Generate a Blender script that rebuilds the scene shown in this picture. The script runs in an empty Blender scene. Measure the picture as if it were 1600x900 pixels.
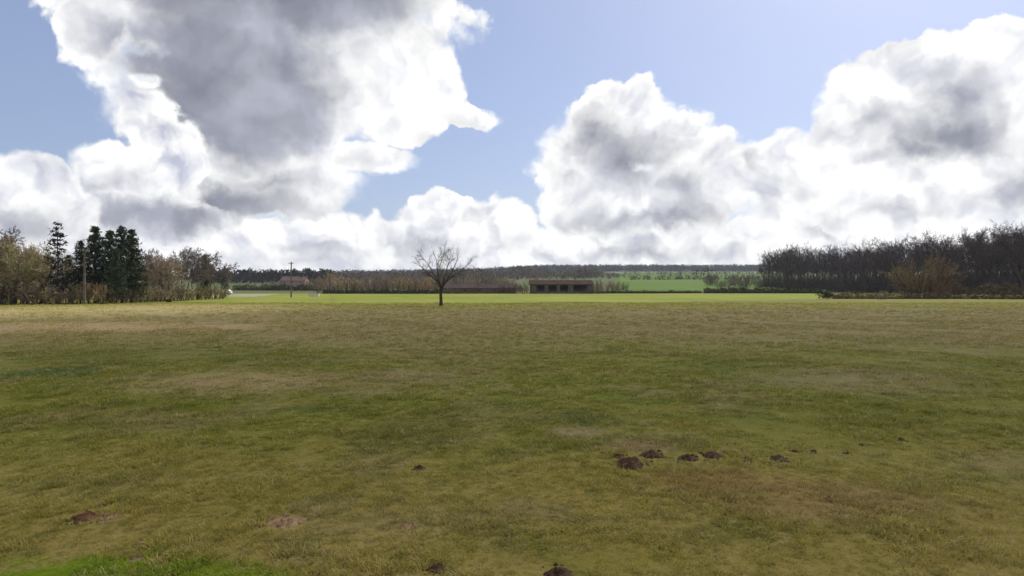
import bpy, math, random
import numpy as np
from mathutils import Vector, Matrix, noise as mnoise

R = math.radians
rnd = random.Random(11)
SC = bpy.context.scene
COL = SC.collection

# ------------------------------------------------------------------ camera
F = 1043.0          # focal length in pixels of the 1600 px wide photograph
HZ = 447.0          # row of the horizon in the photograph
CAMZ = 2.5
cam_d = bpy.data.cameras.new('camera')
cam = bpy.data.objects.new('camera', cam_d)
COL.objects.link(cam)
cam.location = (0, 0, CAMZ)
cam.rotation_euler = (R(90) - math.atan((450 - HZ) / F), 0, 0)
cam_d.sensor_width = 36.0
cam_d.lens = 36.0 * F / 1600.0
cam_d.clip_start = 0.1
cam_d.clip_end = 30000
SC.camera = cam

# ------------------------------------------------------------------ sun, exposure
SUN_EL, SUN_AZ = R(45), R(34)       # azimuth clockwise from +Y (the view direction)
SUN_DIR = Vector((math.sin(SUN_AZ) * math.cos(SUN_EL), math.cos(SUN_AZ) * math.cos(SUN_EL), math.sin(SUN_EL)))
sun_d = bpy.data.lights.new('sun', 'SUN')
sun_d.energy = 3.8
sun_d.angle = R(0.53)
sun_d.color = (1.0, 0.94, 0.84)
sun = bpy.data.objects.new('sun', sun_d)
COL.objects.link(sun)
sun.location = (0, 0, 60)
sun.rotation_euler = (-SUN_DIR).to_track_quat('-Z', 'Y').to_euler()

SC.view_settings.view_transform = 'Standard'
SC.view_settings.look = 'None'
SC.view_settings.exposure = 0.3
SC.view_settings.gamma = 1.0
SC.view_settings.use_curve_mapping = False
SC.render.engine = 'CYCLES'
SC.cycles.use_denoising = True
SC.cycles.max_bounces = 6
SC.cycles.diffuse_bounces = 3
SC.cycles.transparent_max_bounces = 8
SC.cycles.volume_bounces = 1
SC.cycles.volume_max_steps = 64
SC.cycles.caustics_reflective = False
SC.cycles.caustics_refractive = False


# ------------------------------------------------------------------ node helpers
class NT:
    """small helper for writing node trees as expressions"""
    def __init__(s, tree):
        s.t = tree
        s.n = tree.nodes
        s.l = tree.links
        s.dims = '3D'

    def put(s, sock, v):
        if v is None:
            return
        if isinstance(v, bpy.types.NodeSocket):
            s.l.new(v, sock)
        else:
            sock.default_value = v

    def math(s, op, a, b=None, c=None, clamp=False):
        n = s.n.new('ShaderNodeMath')
        n.operation = op
        n.use_clamp = clamp
        for i, v in enumerate((a, b, c)):
            s.put(n.inputs[i], v)
        return n.outputs[0]

    def vmath(s, op, a, b=None, c=None, out=0):
        n = s.n.new('ShaderNodeVectorMath')
        n.operation = op
        for i, v in enumerate((a, b, c)):
            s.put(n.inputs[i], v)
        return n.outputs[out]

    def scale(s, v, k):
        n = s.n.new('ShaderNodeVectorMath')
        n.operation = 'SCALE'
        s.put(n.inputs[0], v)
        s.put(n.inputs['Scale'], k)
        return n.outputs[0]

    def noise(s, vec, scale, detail=4, rough=0.55, lac=2.0, dist=0.0, col=False):
        n = s.n.new('ShaderNodeTexNoise')
        n.noise_dimensions = s.dims
        s.put(n.inputs['Vector'], vec)
        n.inputs['Scale'].default_value = scale
        n.inputs['Detail'].default_value = detail
        n.inputs['Roughness'].default_value = rough
        n.inputs['Lacunarity'].default_value = lac
        n.inputs['Distortion'].default_value = dist
        return n.outputs['Color' if col else 'Fac']

    def voronoi(s, vec, scale, detail=2, rough=0.5, smooth=None):
        n = s.n.new('ShaderNodeTexVoronoi')
        n.voronoi_dimensions = s.dims
        if smooth is not None:
            n.feature = 'SMOOTH_F1'
            n.inputs['Smoothness'].default_value = smooth
        n.normalize = True
        s.put(n.inputs['Vector'], vec)
        n.inputs['Scale'].default_value = scale
        n.inputs['Detail'].default_value = detail
        n.inputs['Roughness'].default_value = rough
        return n.outputs['Distance']

    def step(s, v, lo, hi, a=0.0, b=1.0, kind='SMOOTHSTEP'):
        n = s.n.new('ShaderNodeMapRange')
        n.interpolation_type = kind
        s.put(n.inputs['Value'], v)
        for k, x in (('From Min', lo), ('From Max', hi), ('To Min', a), ('To Max', b)):
            s.put(n.inputs[k], x)
        return n.outputs[0]

    def mix(s, f, a, b, blend='MIX'):
        n = s.n.new('ShaderNodeMix')
        n.data_type = 'RGBA'
        n.blend_type = blend
        s.put(n.inputs['Factor'], f)
        ins = [i for i in n.inputs if i.type == 'RGBA']
        for sock, v in zip(ins, (a, b)):
            s.put(sock, (*v, 1.0) if isinstance(v, tuple) and len(v) == 3 else v)
        return [o for o in n.outputs if o.type == 'RGBA'][0]

    def comb(s, x, y, z=0.0):
        n = s.n.new('ShaderNodeCombineXYZ')
        for i, v in enumerate((x, y, z)):
            s.put(n.inputs[i], v)
        return n.outputs[0]

    def sep(s, v):
        n = s.n.new('ShaderNodeSeparateXYZ')
        s.put(n.inputs[0], v)
        return n.outputs


# ------------------------------------------------------------------ world: sky with cumulus
def px_dir(x, y):
    """azimuth and elevation of a photo pixel"""
    xs, ys = (x - 800) / F, (HZ - y) / F
    a = math.atan(xs)
    return a, math.atan(ys * math.cos(a))

def px_rad(x, y, rx, ry):
    a0, e0 = px_dir(x, y)
    a1, _ = px_dir(x + rx, y)
    a2, _ = px_dir(x - rx, y)
    _, e1 = px_dir(x, y - ry)
    _, e2 = px_dir(x, y + ry)
    return (a1 - a2) / 2, (e1 - e2) / 2

# cloud masses, as x, y, radius x, radius y in photo pixels (sky directions), weight
# (masses, shaded bodies with a weight), from the far banks to the near clouds
CLOUDS = [
    # bank along the horizon
    ([(-60, 350, 90, 70), (330, 395, 160, 40), (430, 378, 90, 46), (515, 378, 80, 52), (590, 380, 55, 42), (690, 352, 66, 48),
      (765, 352, 70, 48), (640, 408, 420, 34), (850, 392, 200, 42), (1050, 395, 260, 45), (1300, 380, 300, 50)],
     [(500, 392, 140, 26, .42), (690, 385, 95, 34, .5), (800, 380, 50, 30, .35), (1000, 394, 170, 22, .5), (1300, 380, 120, 20, .4), (330, 400, 90, 20, .3), (600, 415, 300, 12, .35)]),
    # middle bank between the two large cumuli
    ([(1215, 275, 120, 66), (1300, 325, 160, 75), (1250, 225, 70, 34)],
     [(1285, 335, 95, 46, .55), (1190, 245, 70, 32, .4), (1180, 310, 60, 26, .35), (1330, 290, 60, 26, .3)]),
    # cumulus with a flat grey body
    ([(1440, 120, 145, 72), (1530, 105, 110, 68), (1350, 175, 85, 82), (1500, 220, 190, 110), (1400, 290, 210, 80), (1600, 290, 170, 110), (1720, 160, 190, 130)],
     [(1510, 150, 85, 80, .72), (1490, 215, 160, 64, .78), (1420, 245, 100, 36, .6), (1590, 280, 110, 60, .5), (1370, 185, 70, 50, .4), (1400, 330, 120, 24, .4), (1700, 230, 120, 80, .7)]),
    # round cumulus in the middle
    ([(960, 205, 100, 80), (920, 260, 105, 90), (1045, 215, 85, 60), (1090, 265, 85, 75), (900, 310, 75, 60), (1010, 315, 180, 62)],
     [(930, 205, 95, 66, .58), (980, 260, 130, 105, .66), (1085, 305, 105, 75, .58), (1030, 350, 220, 26, .55), (880, 270, 60, 30, .4)]),
    # great dark cloud
    ([(430, 10, 350, 150), (390, 150, 230, 120), (600, 90, 115, 110), (655, 130, 75, 65), (738, 178, 62, 20), (620, 185, 70, 45),
      (150, 40, 62, 80), (400, 275, 200, 75), (560, 248, 110, 32), (480, 305, 75, 45), (300, 300, 160, 80)],
     [(430, -20, 340, 120, 1.3), (370, 90, 230, 140, 1.3), (390, 170, 190, 115, 1.5), (230, 70, 130, 80, .9),
      (330, 318, 230, 52, .85), (420, 285, 150, 30, .45), (620, 100, 60, 30, .15)]),
    # white heads in front of it
    ([(232, 195, 62, 62), (262, 250, 70, 60), (150, 258, 62, 50), (200, 300, 130, 50), (240, 345, 160, 40), (235, 130, 26, 18)],
     [(190, 280, 60, 40, .5), (250, 335, 200, 44, .85), (150, 290, 80, 36, .5), (270, 215, 30, 30, .3)]),
    ([(50, 290, 80, 52), (95, 345, 80, 55), (10, 345, 70, 65), (-60, 330, 90, 80)],
     [(40, 352, 130, 44, .5), (110, 330, 40, 26, .3)]),
]

def build_world():
    w = bpy.data.worlds.new('World')
    SC.world = w
    w.use_nodes = True
    w.cycles.sampling_method = 'MANUAL'
    w.cycles.sample_map_resolution = 1024
    t = w.node_tree
    t.nodes.clear()
    k = NT(t)
    tc = t.nodes.new('ShaderNodeTexCoord')
    d = k.vmath('NORMALIZE', tc.outputs['Generated'])
    x, y, z = k.sep(d)
    az = k.math('ARCTAN2', x, y)
    el = k.math('ARCSINE', z)
    p = k.comb(az, el)
    k.dims = '2D'
    # billowing edges
    w1 = k.vmath('SUBTRACT', k.noise(p, 9.0, 3, .5, col=True), (.5, .5, .5))
    w2 = k.vmath('SUBTRACT', k.noise(p, 34.0, 4, .6, col=True), (.5, .5, .5))
    w1x = k.sep(w1)[2]
    pw = k.vmath('MULTIPLY_ADD', w1, (.060, .046, 0), p)
    pw = k.vmath('MULTIPLY_ADD', w2, (.020, .018, 0), pw)

    def field(items, vec, soft):
        acc = None
        for it in items:
            cx, cy, rx, ry = it[:4]
            wt = it[4] if len(it) > 4 else 1.0
            a, e = px_dir(cx, cy)
            ra, re = px_rad(cx, cy, rx, ry)
            q = k.vmath('MULTIPLY', k.vmath('SUBTRACT', vec, (a, e, 0)), (1 / ra, 1 / re, 0))
            ln = k.vmath('LENGTH', q, out=1)
            v = k.math('MULTIPLY_ADD', ln, -wt, wt)
            acc = v if acc is None else k.math('SMOOTH_MAX', acc, v, soft)
        return acc

    # generic cumulus field for the rest of the sky, all round
    k.dims = '3D'
    pole = k.vmath('MULTIPLY', d, (1, 1, 1.7))
    g = k.noise(pole, 2.6, 5, .56)
    g2 = k.noise(k.vmath('ADD', pole, (3, 7, 1)), 4.2, 3, .55)
    k.dims = '2D'
    absaz = k.math('ABSOLUTE', az)
    out = k.math('MAXIMUM', k.step(absaz, .70, .95), k.step(el, .40, .56))
    gen = k.math('MULTIPLY_ADD', k.math('SUBTRACT', g, .46), 3.0, k.math('MULTIPLY_ADD', out, 3.0, -3.0))
    # cauliflower relief, shared by all clouds
    bil = k.voronoi(pw, 22.0, 2, .5)
    bil_s = k.voronoi(k.vmath('ADD', pw, (.005, .013, 0)), 22.0, 2, .5)
    fine = k.noise(p, 24.0, 5, .64)
    edge = k.math('MULTIPLY', k.math('SUBTRACT', .42, bil), .38)
    edge = k.math('MULTIPLY_ADD', k.math('SUBTRACT', fine, .5), .26, edge)
    soft = k.step(w1x, -.12, .14, .09, .34)
    ps = k.vmath('MULTIPLY_ADD', w1, (.085, .06, 0), p)
    ps = k.vmath('MULTIPLY_ADD', w2, (.035, .030, 0), ps)
    rel = k.math('SUBTRACT', bil_s, bil)           # lit from above
    big = k.math('SUBTRACT', k.noise(k.vmath('ADD', pw, (.006, .02, 0)), 13.0, 3, .5), k.noise(pw, 13.0, 3, .5))
    rel = k.math('MULTIPLY_ADD', big, -2.4, k.math('MULTIPLY', rel, .45))
    mott = k.step(k.noise(pw, 12.0, 5, .62), .38, .70)
    mott = k.math('ADD', k.math('MULTIPLY', mott, .55), k.math('MULTIPLY', rel, -1.0), clamp=True)
    dark = k.mix(k.step(k.noise(ps, 6.0, 3, .5), .3, .7), (.22, .23, .285), (.37, .38, .45))
    ccol, alpha = None, None

    def layer(cov, shade, mk=1.0, sk=1.3):
        nonlocal ccol, alpha
        c2 = k.math('ADD', cov, edge)
        al = k.step(c2, 0.0, k.math('MULTIPLY', soft, sk))
        mo = k.math('MULTIPLY', mott, k.step(c2, .02, .45, .15 * mk, mk))
        lit = k.mix(mo, (.86, .86, .85), (.50, .515, .63))
        col = k.mix(k.math('MULTIPLY', shade, k.step(c2, .03, .36)), lit, dark)
        ccol = col if ccol is None else k.mix(al, ccol, col)
        alpha = al if alpha is None else k.math('MAXIMUM', alpha, al)

    layer(gen, k.math('MULTIPLY', k.step(g2, .42, .66), out))
    for i, (masses, shades) in enumerate(CLOUDS):
        layer(field(masses, pw, .10), k.step(field(shades, ps, .12), -.02, .72), (1, .9, .8, .85, .45, 1.25, 1.0)[i], (.9, 1.1, .85, .8, 1.25, 1.5, .9)[i])
    relief = k.math('MULTIPLY_ADD', rel, .25, 1.0)
    ccol = k.mix(1.0, ccol, k.comb(relief, relief, relief), 'MULTIPLY')

    sky = t.nodes.new('ShaderNodeTexSky')
    sky.sky_type = 'NISHITA'
    sky.sun_disc = False
    sky.sun_elevation = SUN_EL
    sky.sun_rotation = SUN_AZ
    sky.altitude = 100
    sky.air_density = 1.0
    sky.dust_density = 1.7
    sky.ozone_density = 2.5
    b1 = t.nodes.new('ShaderNodeBackground')
    blue = k.mix(1.0, sky.outputs[0], (.98, 1.0, 1.14), 'MULTIPLY')
    t.links.new(k.mix(.34, blue, (5.3, 6.2, 8.5)), b1.inputs[0])      # constant pale lavender mixed in to even out the sky's glow
    b1.inputs[1].default_value = 0.078
    b2 = t.nodes.new('ShaderNodeBackground')
    t.links.new(ccol, b2.inputs[0])
    b2.inputs[1].default_value = 1.0
    mx = t.nodes.new('ShaderNodeMixShader')
    t.links.new(alpha, mx.inputs[0])
    t.links.new(b1.outputs[0], mx.inputs[1])
    t.links.new(b2.outputs[0], mx.inputs[2])
    o = t.nodes.new('ShaderNodeOutputWorld')
    t.links.new(mx.outputs[0], o.inputs[0])

build_world()


# ------------------------------------------------------------------ object helpers
def tag(o, label=None, cat=None, group=None, kind=None):
    if label: o['label'] = label
    if cat: o['category'] = cat
    if group: o['group'] = group
    if kind: o['kind'] = kind
    return o

def mesh_obj(name, verts, faces, mats, parent=None, smooth=False, midx=None):
    me = bpy.data.meshes.new(name)
    me.from_pydata([tuple(v) for v in verts], [], [tuple(f) for f in faces])
    for m in (mats if isinstance(mats, (list, tuple)) else [mats]):
        me.materials.append(m)
    if midx is not None:
        me.polygons.foreach_set('material_index', midx)
    if smooth:
        me.polygons.foreach_set('use_smooth', [True] * len(me.polygons))
    me.update()
    o = bpy.data.objects.new(name, me)
    COL.objects.link(o)
    if parent:
        o.parent = parent
    return o

def empty(name, loc=(0, 0, 0), rz=0.0, sc=1.0):
    o = bpy.data.objects.new(name, None)
    o.empty_display_size = .5
    COL.objects.link(o)
    o.location = loc
    o.rotation_euler = (0, 0, rz)
    o.scale = (sc, sc, sc)
    return o

def copy_tree(root):
    r = root.copy()
    COL.objects.link(r)
    for ch in root.children:
        c = ch.copy()
        COL.objects.link(c)
        c.parent = r
    return r

class MB:
    """collects vertices and faces"""
    def __init__(s):
        s.v, s.f, s.m = [], [], []

    def face(s, pts, mat=0):
        i = len(s.v)
        s.v += [tuple(p) for p in pts]
        s.f.append(tuple(range(i, i + len(pts))))
        s.m.append(mat)

    def tube(s, pts, radii, n=6, mat=0, cap=True):
        rings = []
        up = Vector((0, 0, 1))
        for i, p in enumerate(pts):
            a = pts[max(i - 1, 0)]
            b = pts[min(i + 1, len(pts) - 1)]
            t = (Vector(b) - Vector(a)).normalized()
            u = t.cross(up if abs(t.z) < .95 else Vector((1, 0, 0))).normalized()
            w = t.cross(u)
            k0 = len(s.v)
            for j in range(n):
                an = 2 * math.pi * j / n
                s.v.append(tuple(Vector(p) + (u * math.cos(an) + w * math.sin(an)) * radii[i]))
            rings.append(k0)
        for a, b in zip(rings[:-1], rings[1:]):
            for j in range(n):
                q = (j + 1) % n
                s.f.append((a + j, b + j, b + q, a + q))
                s.m.append(mat)
        if cap:
            s.f.append(tuple(rings[-1] + j for j in range(n)))
            s.m.append(mat)

    def box(s, lo, hi, mat=0):
        x0, y0, z0 = lo
        x1, y1, z1 = hi
        i = len(s.v)
        s.v += [(x0, y0, z0), (x1, y0, z0), (x1, y1, z0), (x0, y1, z0), (x0, y0, z1), (x1, y0, z1), (x1, y1, z1), (x0, y1, z1)]
        for f in ((0, 3, 2, 1), (4, 5, 6, 7), (0, 1, 5, 4), (1, 2, 6, 5), (2, 3, 7, 6), (3, 0, 4, 7)):
            s.f.append(tuple(i + q for q in f))
            s.m.append(mat)

    def build(s, name, mats, parent=None, smooth=False):
        return mesh_obj(name, s.v, s.f, mats, parent, smooth, s.m if isinstance(mats, (list, tuple)) else None)

def gx(px, Y):                       # sideways position of a photo column at depth Y
    return (px - 800) / F * Y

def gy(py):                          # depth of a photo row on the flat ground
    return CAMZ * F / (py - HZ)

def hz(py, Y):                       # height of a photo row at depth Y
    return CAMZ + (HZ - py) / F * Y

# ------------------------------------------------------------------ materials
def new_mat(name):
    m = bpy.data.materials.new(name)
    m.use_nodes = True
    t = m.node_tree
    k = NT(t)
    b = t.nodes['Principled BSDF']
    return m, t, k, b

def simple_mat(name, c1, c2, scale=6.0, rough=.85, spec=.15, coords='Object', bump=0.0, per_obj=0.0, trans=0.0):
    m, t, k, b = new_mat(name)
    tc = t.nodes.new('ShaderNodeTexCoord')
    f = k.step(k.noise(tc.outputs[coords], scale, 4, .6), .3, .7)
    c = k.mix(f, c1, c2)
    if per_obj:
        oi = t.nodes.new('ShaderNodeObjectInfo')
        hs = t.nodes.new('ShaderNodeHueSaturation')
        k.put(hs.inputs['Value'], k.step(oi.outputs['Random'], 0, 1, 1 - per_obj, 1 + per_obj, 'LINEAR'))
        k.put(hs.inputs['Hue'], k.step(k.math('FRACT', k.math('MULTIPLY', oi.outputs['Random'], 7.3)), 0, 1, .5 - per_obj * .06, .5 + per_obj * .06, 'LINEAR'))
        k.put(hs.inputs['Color'], c)
        c = hs.outputs[0]
    k.put(b.inputs['Base Color'], c)
    b.inputs['Roughness'].default_value = rough
    b.inputs['Specular IOR Level'].default_value = spec
    if bump:
        bn = t.nodes.new('ShaderNodeBump')
        bn.inputs['Strength'].default_value = bump
        k.put(bn.inputs['Height'], k.noise(tc.outputs[coords], scale * 4, 4, .6))
        t.links.new(bn.outputs[0], b.inputs['Normal'])
    if trans:
        tr = t.nodes.new('ShaderNodeBsdfTranslucent')
        k.put(tr.inputs[0], c)
        mx = t.nodes.new('ShaderNodeMixShader')
        mx.inputs[0].default_value = trans
        t.links.new(b.outputs[0], mx.inputs[1])
        t.links.new(tr.outputs[0], mx.inputs[2])
        t.links.new(mx.outputs[0], t.nodes['Material Output'].inputs[0])
    return m

M = {}
M['bark'] = simple_mat('bark', (.045, .036, .030), (.085, .070, .055), 8, .95, .1, bump=.4, per_obj=.2)
M['bark_pale'] = simple_mat('bark_pale', (.10, .085, .065), (.17, .145, .11), 7, .95, .1, bump=.3, per_obj=.2)
M['twig_dark'] = simple_mat('twig_dark', (.062, .047, .053), (.105, .080, .084), 1.5, .95, .05, per_obj=.25)
M['twig_grey'] = simple_mat('twig_grey', (.15, .12, .11), (.24, .20, .17), 1.5, .95, .05, per_obj=.25)
M['twig_brown'] = simple_mat('twig_brown', (.235, .185, .12), (.34, .275, .185), 1.2, .95, .05, per_obj=.25)
M['twig_olive'] = simple_mat('twig_olive', (.27, .24, .115), (.38, .335, .17), 1.2, .95, .05, per_obj=.25)
M['twig_willow'] = simple_mat('twig_willow', (.18, .13, .065), (.27, .20, .105), 1.2, .95, .05)
M['twig_lone'] = simple_mat('twig_lone', (.09, .072, .066), (.15, .12, .105), 1.5, .95, .05)
M['twig_rust'] = simple_mat('twig_rust', (.17, .09, .055), (.25, .14, .085), 1.2, .95, .05)
M['twig_red'] = simple_mat('twig_red', (.11, .045, .045), (.17, .075, .065), 1.2, .95, .05, per_obj=.2)
M['twig_tan'] = simple_mat('twig_tan', (.36, .25, .13), (.48, .36, .20), 1.2, .95, .05, per_obj=.2)
M['needles'] = simple_mat('needles', (.026, .044, .024), (.070, .092, .044), 1.6, .8, .15, per_obj=.25)
M['needles_dark'] = simple_mat('needles_dark', (.012, .017, .017), (.028, .034, .030), 1.6, .8, .15, per_obj=.15)
M['hedge_leaf'] = simple_mat('hedge_leaf', (.020, .026, .010), (.055, .060, .022), 1.4, .8, .15, per_obj=.2)
M['hedge_dry'] = simple_mat('hedge_dry', (.080, .060, .030), (.20, .16, .085), 1.4, .9, .1, per_obj=.2)
M['wood_far'] = simple_mat('wood_far', (.10, .078, .072), (.17, .135, .115), .03, .95, .05)
M['forest_far'] = simple_mat('forest_far', (.018, .018, .024), (.036, .033, .036), .02, .95, .05)
M['wood_pole'] = simple_mat('wood_pole', (.10, .085, .065), (.19, .165, .135), 3, .9, .15, bump=.3)
M['metal_dark'] = simple_mat('metal_dark', (.05, .05, .055), (.09, .09, .09), 5, .5, .4)
M['ceramic'] = simple_mat('ceramic', (.30, .16, .10), (.36, .20, .12), 9, .25, .5)
M['roof_sheet'] = simple_mat('roof_sheet', (.038, .025, .020), (.066, .044, .035), .6, 1.0, .02)
M['roof_grey'] = simple_mat('roof_grey', (.048, .041, .042), (.080, .060, .055), .5, 1.0, .02)
M['board'] = simple_mat('board', (.085, .066, .055), (.15, .118, .098), 1.2, .9, .1)
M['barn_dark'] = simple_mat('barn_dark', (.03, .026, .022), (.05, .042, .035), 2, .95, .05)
M['render_pink'] = simple_mat('render_pink', (.30, .205, .185), (.40, .28, .25), .7, .9, .1)
M['tile_brown'] = simple_mat('tile_brown', (.075, .052, .047), (.12, .083, .072), 1.2, .9, .1)
M['glass'] = simple_mat('glass', (.02, .024, .03), (.035, .04, .05), 3, .08, .6)
M['trim'] = simple_mat('trim', (.60, .58, .54), (.72, .70, .66), 3, .6, .3)
M['car_white'] = simple_mat('car_white', (.72, .73, .74), (.80, .80, .80), 2, .3, .5)
M['rubber'] = simple_mat('rubber', (.018, .018, .018), (.03, .03, .03), 9, .9, .1)
M['lamp_red'] = simple_mat('lamp_red', (.25, .02, .02), (.32, .03, .02), 4, .3, .5)
M['concrete'] = simple_mat('concrete', (.50, .47, .40), (.64, .60, .51), 3, .9, .15, bump=.2)
M['water'] = simple_mat('water', (.03, .04, .035), (.05, .06, .05), 3, .06, .5)
M['soil'] = simple_mat('soil', (.030, .018, .012), (.105, .064, .040), 14, .98, .05, bump=.8, coords='Object')
M['soil_red'] = simple_mat('soil_red', (.055, .024, .014), (.17, .085, .050), 14, .98, .05, bump=.7)
M['soil_tan'] = simple_mat('soil_tan', (.15, .090, .045), (.30, .20, .11), 13, .98, .05, bump=.7)

# the meadow colour, shared by the ground and the blades on it
def meadow_group():
    g = bpy.data.node_groups.new('meadow_colour', 'ShaderNodeTree')
    g.interface.new_socket('Color', in_out='OUTPUT', socket_type='NodeSocketColor')
    k = NT(g)
    geo = g.nodes.new('ShaderNodeNewGeometry')
    pos = k.vmath('MULTIPLY', geo.outputs['Position'], (1, 1, 0))
    X, Y, _ = k.sep(pos)
    k.dims = '2D'
    big = k.noise(pos, .11, 4, .6)
    mid = k.noise(pos, .55, 4, .62)
    small = k.noise(pos, 2.6, 4, .65)
    fine = k.noise(pos, 16.0, 3, .7)
    wob = k.math('MULTIPLY_ADD', k.math('SUBTRACT', big, .5), 30.0, Y)          # uneven borders between zones
    green = k.mix(k.step(mid, .35, .68), (.106, .124, .012), (.138, .134, .022))
    olive = k.mix(k.step(mid, .30, .7), (.178, .155, .032), (.230, .186, .060))
    dry = k.mix(k.step(small, .3, .7), (.140, .120, .052), (.186, .154, .076))
    near = k.mix(k.step(k.math('MULTIPLY_ADD', k.math('SUBTRACT', mid, .5), 14.0, Y), 7.0, 13.5), olive, green)
    far = k.mix(k.step(wob, 15.0, 38.0), near, dry)
    far = k.mix(k.step(wob, 58.0, 92.0), far, k.mix(k.step(mid, .3, .7), (.135, .145, .024), (.180, .172, .036)))
    # straw and moss in patches
    c = k.mix(k.math('MULTIPLY', k.step(k.noise(k.vmath('ADD', pos, (31, 17, 0)), .32, 5, .65), .50, .66), .62), far, dry)
    c = k.mix(k.math('MULTIPLY', k.step(k.noise(k.vmath('ADD', pos, (11, 57, 0)), .42, 5, .6), .54, .70), .38), c, (.078, .102, .012))
    c = k.mix(k.math('MULTIPLY', k.step(small, .55, .78), .55), c, (.270, .220, .090))
    c = k.mix(k.math('MULTIPLY', k.step(small, .44, .26), .6), c, (.062, .075, .006))

    def patch(px, py, rx, ry, colr, amt):
        nonlocal c
        yy = gy(py)
        y0, y1 = gy(py + ry), gy(max(py - ry, HZ + 8))
        cx, cy = gx(px, yy), (y0 + y1) / 2
        q = k.vmath('MULTIPLY', k.vmath('SUBTRACT', pos, (cx, cy, 0)), (F / (rx * yy), 2 / (y1 - y0), 0))
        ln = k.math('MULTIPLY_ADD', k.math('SUBTRACT', mid, .5), 1.3, k.vmath('LENGTH', q, out=1))
        ln = k.math('MULTIPLY_ADD', k.math('SUBTRACT', small, .5), 1.7, ln)
        ln = k.math('MULTIPLY_ADD', k.math('SUBTRACT', fine, .5), 1.1, ln)
        c = k.mix(k.math('MULTIPLY', k.step(ln, 1.25, .35), amt), c, colr)

    patch(370, 600, 200, 20, (.240, .185, .110), .70)       # pale straw
    patch(620, 590, 120, 14, (.215, .165, .110), .6)
    patch(120, 512, 330, 10, (.30, .235, .15), .75)
    patch(100, 488, 330, 13, (.33, .285, .155), .9)  # straw painted paler here to brighten the sunlit ground
    patch(900, 680, 60, 14, (.230, .180, .120), .7)
    patch(1350, 600, 170, 24, (.190, .155, .095), .6)
    patch(1330, 790, 200, 40, (.20, .135, .060), .6)        # rusty dry grass
    patch(1130, 765, 130, 28, (.20, .128, .058), .6)
    patch(985, 705, 70, 12, (.215, .145, .100), .75)
    patch(80, 585, 90, 10, (.036, .075, .016), .8)          # lush clumps
    patch(470, 637, 70, 7, (.055, .075, .016), .7)
    patch(900, 655, 70, 18, (.070, .085, .016), .7)
    patch(60, 908, 190, 44, (.110, .170, .004), 1.0)
    patch(310, 912, 130, 34, (.130, .180, .006), .95)
    patch(640, 680, 110, 40, (.085, .085, .016), .6)
    patch(1150, 580, 190, 24, (.085, .100, .020), .35)
    patch(220, 560, 330, 26, (.085, .096, .030), .4)
    c = k.mix(1.0, c, (1.12, 1.14, .85), 'MULTIPLY')
    c = k.mix(k.math('MULTIPLY', k.step(fine, .35, .7), .35), c, k.mix(1.0, c, (1.55, 1.45, 1.35), 'MULTIPLY'))
    o = g.nodes.new('NodeGroupOutput')
    g.links.new(c, o.inputs[0])
    return g

MEADOW = meadow_group()

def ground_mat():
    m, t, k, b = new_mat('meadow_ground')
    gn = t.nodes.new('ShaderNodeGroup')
    gn.node_tree = MEADOW
    geo = t.nodes.new('ShaderNodeNewGeometry')
    X, Y, Z = k.sep(geo.outputs['Position'])
    k.dims = '2D'
    f = k.noise(geo.outputs['Position'], .004, 3, .5)
    farc = k.mix(k.step(f, .42, .58), (.085, .120, .035), (.12, .115, .055))
    farc = k.mix(k.step(Y, 1220, 1290), farc, (.024, .023, .026))
    c = k.mix(k.step(Y, 215, 260), gn.outputs[0], farc)
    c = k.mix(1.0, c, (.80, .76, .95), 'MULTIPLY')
    k.put(b.inputs['Base Color'], c)
    b.inputs['Roughness'].default_value = .95
    b.inputs['Specular IOR Level'].default_value = .08
    bn = t.nodes.new('ShaderNodeBump')
    bn.inputs['Strength'].default_value = .5
    bn.inputs['Distance'].default_value = .05
    k.put(bn.inputs['Height'], k.noise(geo.outputs['Position'], 9, 5, .7))
    t.links.new(bn.outputs[0], b.inputs['Normal'])
    return m

def blade_mat():
    m, t, k, b = new_mat('meadow_blades')
    gn = t.nodes.new('ShaderNodeGroup')
    gn.node_tree = MEADOW
    oi = t.nodes.new('ShaderNodeObjectInfo')
    tc = t.nodes.new('ShaderNodeTexCoord')
    straw = k.noise(tc.outputs['Object'], 60, 1, .5)
    c = k.mix(k.step(straw, .50, .64, 0, .38), gn.outputs[0], (.28, .24, .09))
    v = k.step(oi.outputs['Random'], 0, 1, .95, 1.75, 'LINEAR')
    c = k.mix(1.0, c, k.comb(v, v, v), 'MULTIPLY')
    k.put(b.inputs['Base Color'], c)
    b.inputs['Roughness'].default_value = .7
    b.inputs['Specular IOR Level'].default_value = .2
    tr = t.nodes.new('ShaderNodeBsdfTranslucent')
    k.put(tr.inputs[0], c)
    mx = t.nodes.new('ShaderNodeMixShader')
    mx.inputs[0].default_value = .35
    t.links.new(b.outputs[0], mx.inputs[1])
    t.links.new(tr.outputs[0], mx.inputs[2])
    t.links.new(mx.outputs[0], t.nodes['Material Output'].inputs[0])
    return m

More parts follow.
